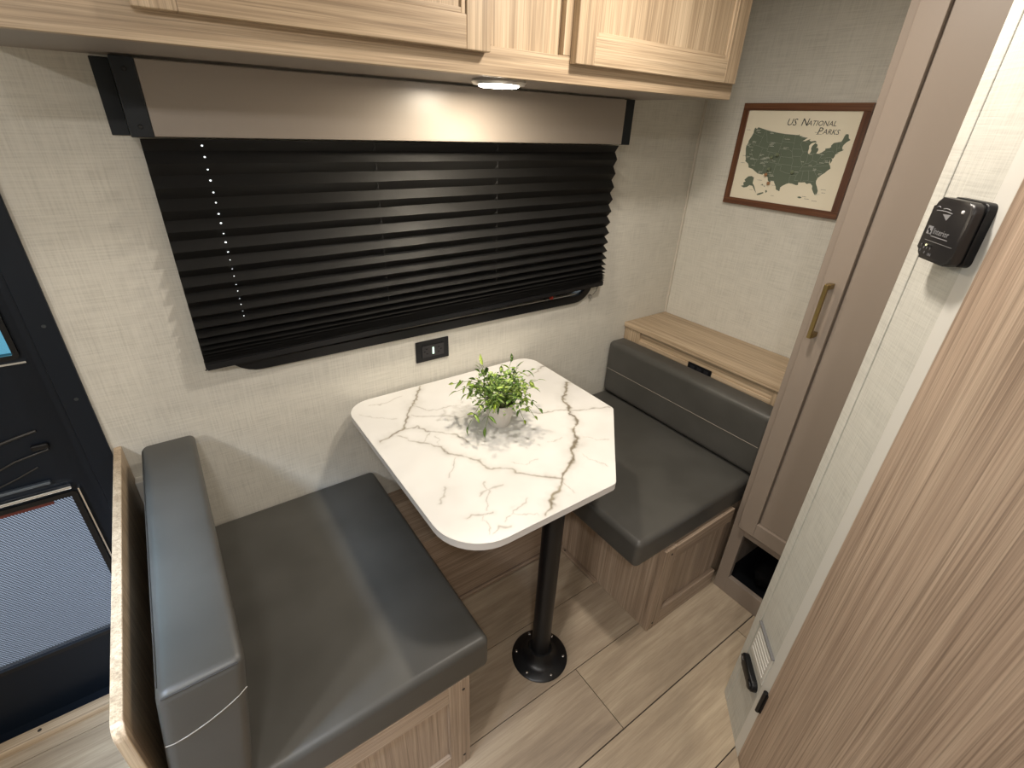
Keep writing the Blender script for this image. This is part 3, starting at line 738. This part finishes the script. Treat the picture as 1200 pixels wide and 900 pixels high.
for v in cb.verts: v.co = lean(v.co)
bc = tag(obj('back_cushion', cb, LEATHER, None, 50), 'upright charcoal leatherette back cushion against the tall wood end panel', 'cushion')
SEAMD = mat('seam_dark', (.02, .019, .018), .6)
bm = bmesh.new(); tube(bm, [lean((-1.942+.107*i/12, -.7388+.003*(abs(i-6)/6)**6, .688+.036*(i/12)**2)) for i in range(13)], .0009, 6); obj('stitched_seam', bm, THREAD, bc)
bm = bmesh.new(); tube(bm, [lean((-1.938+.094*i/10, -.7362, .7795)) for i in range(11)], .0013, 6); obj('top_seam', bm, SEAMD, bc)
bm = bmesh.new(); tube(bm, [lean((-1.9415, -.715+.66*i/12, .7805)) for i in range(13)], .0010, 6); obj('side_seam', bm, SEAMD, bc)

# ------------------------------------------------------------------ right bench by the ledge
rb = thing('dinette_bench', 'wood-grain dinette bench base below the ledge beside the taupe wardrobe', 'bench', (-.52, -.36, 0))
obj('base_box', B(-.765, -.263, -.708, -.002, .0005, SZ0-.001), BENCHZ, rb)
bench_front(rb, -.767, -.4100, -.708, BENCHZ, BENCHX, .022, False)
for x, z in ((-.735, .347), (-.745, .03)):
    obj('screw_cap', lathe(bmesh.new(), [(.003, -.7317), (.0042, -.7305)], (x, 0, z), 10, 'y'), HOLE, rb)
obj('floor_strip', B(-.783, -.7655, -.492, -.302, .0005, .012, .003), BENCHY, rb)
obj('strip_screw', lathe(bmesh.new(), [(.003, .0127), (.004, .0118)], (-.774, -.315, 0), 10), HOLE, rb)
tag(obj('seat_cushion', cushion(-.900, -.266, -.722, -.004, SZ0, SZ1, .018, .005), LEATHER, None, 50), 'charcoal leatherette seat cushion on the bench beside the taupe wardrobe', 'cushion')
rc = tag(obj('back_cushion', cushion(-.356, -.266, -.731, -.012, .479, .713, .020, .003), LEATHER, None, 50), 'low charcoal leatherette back cushion in front of the wood ledge', 'cushion')
bm = bmesh.new(); tube(bm, [(-.3567, -.715+.69*i/20, .592) for i in range(21)], .0011, 6); obj('stitched_seam', bm, THREAD, rc)

# wheel-arch box under the table
wa = thing('wheel_arch_box', 'low wood-grain box against the wall under the dinette table', 'box', (-1.106, -.14, 0))
obj('box_panel', B(-1.446, -.766, -.272, -.002, .0005, .345), BENCHX, wa)
obj('floor_moulding', B(-1.446, -.784, -.287, -.2725, .0005, .016, .005), BENCHX, wa)
obj('corner_block', B(-.784, -.766, -.292, -.2725, .0125, .034, .004), BENCHZ, wa)

# ------------------------------------------------------------------ ledge behind the right bench
lg = thing('storage_ledge', 'pale ash storage ledge along the wall under the framed map', 'ledge', (-.13, -.37, 0))
obj('box_panel', B(-.246, -.002, -.735, -.002, .0005, .7545), WOODY, lg)
obj('ledge_top', B(-.262, -.0015, -.735, -.0015, .755, .774, .002), WOODY, lg)
obj('face_stile', B(-.254, -.2465, -.085, -.002, .0005, .7542, .001), WOODZ, lg)
obj('face_stile', B(-.254, -.2465, -.735, -.662, .0005, .7542, .001), WOODZ, lg)
obj('face_rail', B(-.2535, -.2465, -.662, -.085, .60, .715, .001), WOODY, lg)
lo = thing('ledge_outlet', 'small black outlet strip on the face of the ledge above the low back cushion', 'outlet', (-.255, -.385, .71))
obj('outlet_plate', B(-.2575, -.2540, -.436, -.334, .682, .7245, .001), BLACK, lo)
for y in (-.415, -.385, -.355): obj('socket', B(-.2583, -.2576, y-.009, y+.009, .700, .716), mat('socket_grey', (.02, .02, .024), .3) if 'socket_grey' not in bpy.data.materials else bpy.data.materials['socket_grey'], lo)

# ------------------------------------------------------------------ wardrobe
WXF, WY0, WY1 = -.400, -1.028, -.7365
wr = thing('wardrobe', 'tall taupe wardrobe with a brass-handled door and an open cubby at the foot', 'wardrobe', (-.20, -.88, 0))
obj('side_panel', B(-.381, -.002, -.7545, WY1, .0005, H-.001), TAUPE, wr)
obj('side_panel', B(-.381, -.002, WY0, -1.012, .0005, H-.001), TAUPE, wr)
obj('cubby_floor', B(-.381, -.002, -1.0115, -.755, .060, .074), BLACKM, wr)
obj('cubby_ceiling', B(-.381, -.002, -1.0115, -.755, .284, .298), BLACKM, wr)
obj('cubby_back', B(-.06, -.05, -1.0115, -.755, .0745, .2835), BLACKM, wr)
obj('face_stile', B(WXF, -.3815, -.779, WY1, .0005, H-.001, .001), TAUPE, wr)
obj('face_stile', B(WXF, -.3815, WY0, -.985, .0005, H-.001, .001), TAUPE, wr)
obj('face_rail', B(WXF, -.3815, -.985, -.779, .0005, .076, .001), TAUPE, wr)
obj('face_rail', B(WXF, -.3815, -.985, -.779, .281, .345, .001), TAUPE, wr)
obj('face_rail', B(WXF, -.3815, -.985, -.779, 1.90, H-.001, .001), TAUPE, wr)
wdoor = shaker(wr, 'y', -1.010, -.7605, .318, 1.93, WXF, .020, .054, TAUPE, TAUPE, TAUPE, .010, False)
hy = -.785
hd = bmesh.new()
box(hd, -.4540, -.4450, hy-.005, hy+.005, 1.026, 1.170, .0015); box(hd, -.4452, -.4203, hy-.0065, hy+.0065, 1.026, 1.039, .001); box(hd, -.4452, -.4203, hy-.0065, hy+.0065, 1.157, 1.170, .001)
tag(obj('handle', hd, BRASS, wdoor), 'slim aged-brass bar handle')
bag = bmesh.new()
def blob(bm, c, rx, ry, rz, seed):
    r = bmesh.ops.create_icosphere(bm, subdivisions=3, radius=1); g = random.Random(seed); ph_ = [g.uniform(0, 6) for _ in range(4)]
    for v in r['verts']:
        k = 1 + .10*math.sin(5*v.co.x+ph_[0]) + .08*math.sin(7*v.co.y+ph_[1]) + .06*math.sin(9*v.co.z+ph_[2])
        v.co = Vector((c[0]+v.co.x*rx*k, c[1]+v.co.y*ry*k, c[2]+max(v.co.z*rz*k, -rz*.9)))
blob(bag, (-.24, -.885, .131), .12, .085, .0625, 2)
tag(obj('soft_bag', bag, mat('black_cloth', (.002, .002, .0025), .9, spec=.1), None, 60), 'crumpled black cloth bundle inside the wardrobe cubby', 'bag')

# ------------------------------------------------------------------ framed map
fx = -.0005
mp_ = thing('framed_map', 'walnut-framed green United States map poster on the wall above the ledge', 'picture', (-.01, -.372, 1.262))
y0, y1, z0, z1, fw = -.577, -.170, 1.264, 1.587, .0215
for n, a in (('frame_rail', (y0, y1, z1-fw, z1)), ('frame_rail', (y0, y1, z0, z0+fw))): obj(n, B(-.016, fx, *a, .001), FRAMEW_Y, mp_)
for n, a in (('frame_stile', (y0, y0+fw, z0+fw, z1-fw)), ('frame_stile', (y1-fw, y1, z0+fw, z1-fw))): obj(n, B(-.016, fx, *a, .001), FRAMEW_Z, mp_)
obj('paper', B(-.0110, -.001, y0+fw, y1-fw, z0+fw, z1-fw), PAPER, mp_)
def albers(lo_, la_):
    p1, p2, p0, l0 = map(math.radians, (29.5, 45.5, 37.5, -96)); lo_, la_ = math.radians(lo_), math.radians(la_)
    n = (math.sin(p1)+math.sin(p2))/2; C_ = math.cos(p1)**2 + 2*n*math.sin(p1)
    r = math.sqrt(C_-2*n*math.sin(la_))/n; r0 = math.sqrt(C_-2*n*math.sin(p0))/n; th_ = n*(lo_-l0)
    return r*math.sin(th_), r0 - r*math.cos(th_)
KX, KZ = .462, .425
def mp(lo_, la_):
    x, y = albers(lo_, la_); return (-.3800 - x*KX, 1.4110 + y*KZ)
US = [(-124.7,48.4),(-123.2,48.2),(-122.8,49),(-116,49),(-110,49),(-104,49),(-97.2,49),(-95.2,49),(-95.1,49.4),(-94.6,48.7),(-93,48.6),(-91.5,48.1),(-89.6,48),(-91,47.2),(-92.1,46.7),(-90.6,46.7),(-88.5,47.3),(-87.8,47.4),(-88.3,46.9),(-87.4,46.5),(-85,46.7),(-84.4,46.3),(-84.1,46),(-85.5,46.05),(-86.6,45.8),(-87.2,45.5),(-87.9,44.8),(-87.6,43.8),(-87.8,42.8),(-87.7,41.9),(-87.1,41.65),(-86.5,42.1),(-86.2,42.9),(-86.5,43.8),(-86.1,44.8),(-85.2,45.4),(-84.8,45.75),(-83.6,45.3),(-83.3,44.6),(-83.9,43.8),(-83,44),(-82.5,43),(-83.1,42.1),(-83.4,41.7),(-82,41.5),(-80.5,42),(-79,42.7),(-79,43.3),(-77,43.3),(-76.2,43.6),(-76.3,44.2),(-75,45),(-71.5,45),(-70.9,45.4),(-70.2,46.3),(-70,46.7),(-69.2,47.45),(-68.3,47.35),(-67.8,47.1),(-67.8,45.7),(-67,44.9),(-68.8,44.4),(-70.2,43.6),(-70.8,42.8),(-70.7,41.9),(-70,41.8),(-70.6,41.5),(-71.9,41.3),(-73.6,40.9),(-72,41),(-73.9,40.5),(-74.2,39.7),(-74.9,38.95),(-75.5,39.5),(-75.1,38.4),(-75.9,37.2),(-76.3,38.9),(-76.4,37.2),(-75.9,36.5),(-75.6,35.3),(-76.8,34.7),(-77.9,33.9),(-79.2,33.2),(-80.9,32),(-81.4,30.8),(-81.3,29.8),(-80.6,28.4),(-80.05,26.8),(-80.3,25.4),(-81.1,25.15),(-81.8,26.1),(-82.7,27.7),(-82.7,28.9),(-83.7,29.9),(-84.4,30),(-85.3,29.7),(-86.5,30.4),(-88,30.3),(-89.4,30.3),(-89.3,29.2),(-90.2,29.1),(-91.3,29.4),(-92.3,29.6),(-93.8,29.7),(-94.9,29.3),(-96.4,28.4),(-97.3,27.6),(-97.2,25.9),(-99.1,26.4),(-99.5,27.5),(-100.7,28.9),(-101.5,29.8),(-102.7,29.7),(-103.2,29),(-104.5,29.6),(-105,30.7),(-106.5,31.8),(-108.2,31.8),(-108.2,31.35),(-111,31.35),(-114.8,32.5),(-117.1,32.5),(-117.9,33.6),(-118.5,34),(-120.6,34.55),(-120.7,35.2),(-121.9,36.6),(-122.5,37.6),(-123,38.2),(-123.8,39.3),(-124.3,40.4),(-124.1,41.8),(-124.5,42.8),(-124.1,44.5),(-124,46.2),(-124.6,47.5)]
def flat(bm, poly, x, th=.0003):
    a = [bm.verts.new((x, y, z)) for y, z in poly]; f = bm.faces.new(a)
    r = bmesh.ops.extrude_face_region(bm, geom=[f]); bmesh.ops.translate(bm, verts=[v for v in r['geom'] if isinstance(v, bmesh.types.BMVert)], vec=(-th, 0, 0))
bm = bmesh.new(); flat(bm, [mp(*q) for q in US], -.0111)
bmesh.ops.triangulate(bm, faces=bm.faces[:]); mo = obj('map_print', bm, MAPGREEN, mp_)
def stroke(bm, pts, wd_, x):
    for (a0, b0), (a1, b1) in zip(pts, pts[1:]):
        d = Vector((a1-a0, b1-b0))
        if d.length < 1e-6: continue
        nn = Vector((-d.y, d.x)).normalized()*wd_/2
        bm.faces.new([bm.verts.new((x, *q)) for q in ((a0+nn.x, b0+nn.y), (a1+nn.x, b1+nn.y), (a1-nn.x, b1-nn.y), (a0-nn.x, b0-nn.y))])
STATES = [[(-124,46.2),(-119,46),(-117,46),(-117,49)],[(-117,46),(-117,44.3),(-117,42)],[(-124.1,42),(-120,42),(-114,42),(-111,42)],[(-120,42),(-120,39),(-114.6,35)],[(-114,42),(-114,37),(-114.6,35),(-114.5,32.7)],[(-116,49),(-116,48),(-114.5,46.6),(-113,44.5),(-111,44.5),(-111,45),(-104,45)],[(-111,44.5),(-111,41),(-104,41)],[(-104,49),(-104,45),(-104,41)],[(-109,41),(-109,37),(-109,31.4)],[(-114,37),(-109,37),(-102,37),(-94.6,37)],[(-102,41),(-102,37)],[(-104,43),(-98.5,43),(-96.5,42.5)],[(-104,46),(-96.6,45.9)],[(-104,41),(-102,41),(-102,40),(-95.3,40)],[(-103,37),(-103,32),(-106.6,32)],[(-103,36.5),(-100,36.5),(-100,34.5),(-97,33.8),(-94.4,33.6)],[(-97.2,49),(-96.6,45.9),(-96.5,42.5),(-95.8,41),(-95.3,40),(-94.6,39),(-94.6,37),(-94.4,35.4),(-94.4,33.6),(-94,33),(-94,31),(-93.8,29.8)],[(-96.5,43.5),(-91.2,43.5)],[(-95.8,40.6),(-91.5,40.6)],[(-94.6,36.5),(-90,36.5)],[(-94,33),(-91.1,33)],[(-92.1,46.7),(-92.8,45.5),(-91.2,43.5),(-90.2,42),(-91.1,40.7),(-91,39.5),(-90.2,38.7),(-89.2,37),(-90,35),(-91.1,33),(-91.5,31),(-89.7,31)],[(-90.6,42.5),(-87.8,42.5)],[(-87.5,41.7),(-87.5,39),(-88,37.9),(-89.2,37)],[(-84.8,41.7),(-84.8,39.1),(-86,38),(-88,37.9)],[(-87,41.75),(-83.5,41.75)],[(-90,35),(-88,35),(-83.1,35),(-81,35),(-78.6,33.9)],[(-89.5,36.5),(-83.7,36.6),(-81.7,36.6),(-76,36.55)],[(-88.2,35),(-88.4,30.4)],[(-85.6,35),(-85,32.3),(-85,31),(-87.5,31)],[(-85,31),(-82.2,30.6)],[(-83.1,35),(-81,32.2)],[(-84.8,39.1),(-82.6,38.4),(-81.7,39.2),(-80.6,40.6),(-80.5,42)],[(-82.6,38.4),(-81.9,37.5),(-83.7,36.6)],[(-81.9,37.5),(-80.3,37.5),(-78.3,39.4)],[(-80.5,39.7),(-75.8,39.7)],[(-79.8,42),(-75.4,42),(-74.7,41.4)],[(-73.4,45),(-73.3,42.8),(-73.5,41)],[(-71.5,45),(-72.5,42.7)],[(-73.3,42.7),(-70.9,42.8)],[(-71,45.3),(-70.8,43.1)],[(-88,46),(-90.4,46.5)]]
bm = bmesh.new()
for ln in STATES: stroke(bm, [mp(*q) for q in ln], .00055, -.01155)
tag(obj('state_borders', bm, mat('map_line', sr(150, 160, 146), .8), mo), 'thin pale state border lines', kind='stuff')
rg = random.Random(5); bm = bmesh.new(); bk = bmesh.new()
spots = [(-123,47.8),(-121.5,46.9),(-113.5,48.6),(-122,43),(-103,47),(-93.5,48.3),(-110.5,44.6),(-110.7,43.7),(-102,43.7),(-122.5,40.5),(-124,41.2),(-120,37.8),(-118.5,36.5),(-117,36.4),(-114.2,39),(-112.5,37.4),(-111.2,38.2),(-110,38.3),(-109.8,38.7),(-107.7,38.5),(-105.6,40.3),(-105.5,37.7),(-112,36.1),(-109.8,35),(-111,32.2),(-116,33.9),(-106.2,32.8),(-104.5,32),(-103.2,29.6),(-93,34.5),(-90.3,38.6),(-87,41.5),(-81.5,41.2),(-86.1,37.2),(-83.5,35.7),(-81,38),(-78.4,38.5),(-80.8,33.8),(-121.2,36.5),(-120.5,39.5),(-112,37.9),(-110,36.6),(-80.9,25.6)]
for lo_, la_ in spots:
    y, z = mp(lo_, la_); 
    for r_ in range(rg.choice((1, 2))):
        L = rg.uniform(.008, .016); zz = z - r_*.0035
        x = 0
        while x < L:
            s_ = rg.uniform(.0008, .0018); stroke(bm, [(y-x, zz), (y-x-s_, zz)], rg.uniform(.0011, .0019), -.0117); x += s_ + .0005
for y, z in ((-.198, 1.506), (-.205, 1.425), (-.205, 1.402), (-.283, 1.352), (-.300, 1.337), (-.338, 1.341), (-.345, 1.308), (-.262, 1.318), (-.232, 1.325), (-.452, 1.318), (-.460, 1.312), (-.485, 1.309), (-.503, 1.345), (-.508, 1.336), (-.432, 1.506), (-.437, 1.501)):
    L = rg.uniform(.010, .018); x = 0
    while x < L:
        s_ = rg.uniform(.0008, .0018); stroke(bk, [(y-x, z), (y-x-s_, z)], .0011, -.0112); x += s_ + .0005
tag(obj('place_names', bm, PALE, mo), 'tiny pale place names printed on the map', kind='stuff')
tag(obj('margin_names', bk, INK, mp_), 'tiny dark place names in the map margin', kind='stuff')
AK = [(-.238,1.352),(-.246,1.360),(-.258,1.362),(-.268,1.358),(-.268,1.340),(-.276,1.332),(-.286,1.316),(-.290,1.310),(-.281,1.318),(-.270,1.331),(-.258,1.332),(-.250,1.325),(-.238,1.322),(-.226,1.326),(-.236,1.330),(-.232,1.338),(-.240,1.343),(-.234,1.347)]
for nm, poly in (('alaska_print', AK), ('island_print', [(-.293,1.306),(-.302,1.311),(-.314,1.315),(-.318,1.313),(-.306,1.306),(-.297,1.303)]), ('island_print', [(-.321,1.322),(-.326,1.323),(-.329,1.318),(-.324,1.314)]), ('island_print', [(-.436,1.314),(-.442,1.317),(-.449,1.316),(-.451,1.313),(-.443,1.311)]), ('island_print', [(-.302,1.339),(-.306,1.341),(-.308,1.338),(-.304,1.337)]), ('island_print', [(-.311,1.334),(-.316,1.335),(-.317,1.332)])):
    bm = bmesh.new(); flat(bm, poly, -.0111); bmesh.ops.triangulate(bm, faces=bm.faces[:]); obj(nm, bm, MAPGREEN, mp_)
def wm(y, z, x=-.0112):      # text matrix on the wall: reads towards -y
    return Matrix(((0, 0, -1, x), (-1, 0, 0, y), (0, 1, 0, z), (0, 0, 0, 1)))
def wtext(s, size, y, z): 
    m4 = wm(y, z); m4.translation -= OFF[mp_.name]; return text(s, size, INK, m4, mp_, 'title_lettering', shear=.18, ext=.0001)
for s, size, y, z in (('US', .0285, -.333, 1.5235), ('N', .0305, -.380, 1.5235), ('ATIONAL', .0205, -.4015, 1.5245), ('P', .029, -.438, 1.5005), ('ARKS', .0205, -.4555, 1.502)):
    wtext(s, size, y, z)
rg = random.Random(11)
for y, z, m_ in ((-.316, 1.427, PALE), (-.334, 1.436, PALE), (-.318, 1.390, PALE), (-.312, 1.372, None), (-.329, 1.346, None), (-.400, 1.388, PALE)):
    pm_ = mat('wooden_pin', sr(160, 118, 84), .5) if (m_ is None and 'wooden_pin' not in bpy.data.materials) else (bpy.data.materials['wooden_pin'] if m_ is None else mat('olive_pin', sr(120, 130, 104), .4) if 'olive_pin' not in bpy.data.materials else bpy.data.materials['olive_pin'])
    pn = obj('map_pin', lathe(bmesh.new(), [(.0012, -.0118), (.0012, -.015), (.0052, -.0165), (.0056, -.020), (.003, -.023)], (0, y, z), 14, 'x'), pm_, mp_, 40)

# ------------------------------------------------------------------ things on the angled wall
al = thing('gas_alarm', 'black plastic wall monitor with rounded corners on the angled cream wall', 'alarm', (O2.x, O2.y, 0), A45)
def rbox(x0, x1, z0, z1, r, ya, yb, bev=.003, n=6):
    pl_ = rpoly([(x0, z0), (x1, z0), (x1, z1), (x0, z1)], [r]*4, n); bm = prism(bmesh.new(), pl_, 0, 1)
    for v in bm.verts: v.co = Vector((v.co.x, ya if v.co.z < .5 else yb, v.co.y))
    if bev:
        es = [e for e in bm.edges if all(abs(v.co.y-yb) < 1e-6 for v in e.verts)]; bmesh.ops.bevel(bm, geom=es, offset=bev, segments=3, affect='EDGES', profile=.5)
    return bm
obj('back_plate', rbox(-.004, .080, 1.334, 1.424, .010, .001, .013, .003), BLACK, al, 50, local=True)
obj('groove', rbox(-.001, .077, 1.337, 1.421, .009, .013, .018, 0), mat('groove_black', (.001, .001, .001), .8), al, local=True)
obj('front_cover', rbox(-.006, .084, 1.333, 1.423, .014, .018, .031, .006), mat('alarm_cover', (.014, .013, .014), .38), al, 60, local=True)
yf = .0314
def dm(s, z, y=yf): return Matrix(((-1, 0, 0, s), (0, 0, 1, y), (0, 1, 0, z), (0, 0, 0, 1)))
obj('logo_badge', B(.063, .0755, yf-.0003, yf, 1.3690, 1.3810, 0), PRINT, al, local=True)
bm = bmesh.new(); tube(bm, [(.0725-.0065*i/8, yf+.0002, 1.3745+.0035*math.sin(math.pi*2*i/8)) for i in range(9)], .0009, 5); obj('logo_swoosh', bm, BLACK, al, local=True)
text('Interior', .0125, PRINT, dm(.0600, 1.3710), al, 'brand_lettering', ext=.0001)
obj('brand_underline', B(.020, .062, yf-.0003, yf, 1.3668, 1.3680), PRINT, al, local=True)
obj('divider_line', B(.004, .072, yf-.0003, yf, 1.3600, 1.3606), mat('silver_line', (.4, .4, .4), .3, .5), al, local=True)
for i, s in enumerate((.070, .063, .056, .049)): obj('status_led', lathe(bmesh.new(), [(.0015, yf-.0003), (.0013, yf+.0006)], (s, 0, 1.3535), 10, 'y'), LEDY if i == 1 else BLACKM, al, local=True)
for s, z, q in ((.076, 1.349, 'T'), (.068, 1.3475, 'A'), (.060, 1.3475, 'F'), (.052, 1.3475, 'Y'), (.074, 1.342, '0'), (.062, 1.3405, '0'), (.052, 1.3395, 'ON')): text(q, .0058, PRINT, dm(s, z), al, 'key_lettering', ext=.0001)
bm = bmesh.new(); bm.faces.new([bm.verts.new((s, yf, z)) for s, z in ((.055, 1.4005), (.036, 1.402), (.0415, 1.393))]); obj('arrow_mark', bm, PRINT, al, local=True)
bm = bmesh.new()
for z, a, b in ((1.4085, .074, .066), (1.4075, .058, .040), (1.4035, .072, .034)): tube(bm, [(a+(b-a)*i/6, yf, z+.0012*math.sin(math.pi*i/6)) for i in range(7)], .0007, 5)
obj('curve_mark', bm, PRINT, al, local=True)
obj('test_light', lathe(bmesh.new(), [(.0026, yf-.001), (.0024, yf+.001), (.001, yf+.0018)], (.013, 0, 1.409), 14, 'y'), mat('clear_lens', (.85, .85, .85), .15), al, 40, local=True)

pv = thing('wall_vent', 'small white louvred plate low on the angled cream wall', 'vent', (O2.x, O2.y, 0), A45)
obj('plate', B(.012, .116, .0006, .0035, .272, .376, .001), WHITETRIM, pv, local=True)
for i in range(6): obj('louvre', B(.020, .108, .0037, .0062, .286+.0145*i, .294+.0145*i, .0012), WHITETRIM, pv, local=True)
obj('top_gap_shade', B(.010, .118, .0006, .008, .3765, .381, .001), mat('gap_shade_grey', (.16, .16, .165), .5), pv, local=True)  # grey strip paints the shaded gap line along the plate's top edge
bp_ = thing('door_catch', 'black pill-shaped catch low on the angled cream wall', 'catch', (O2.x, O2.y, 0), A45)
obj('catch_body', rbox(.020, .122, .216, .250, .0165, .001, .016, .005), BLACK, bp_, 60, local=True)
obj('catch_button', rbox(.024, .050, .222, .244, .0105, .0162, .020, .002), BLACKM, bp_, 60, local=True)
bm = bmesh.new(); tube(bm, [(.112-.012*i/6, .0165, .236+.003*math.sin(i*1.4)) for i in range(7)], .0008, 5); obj('catch_mark', bm, PRINT, bp_, local=True)
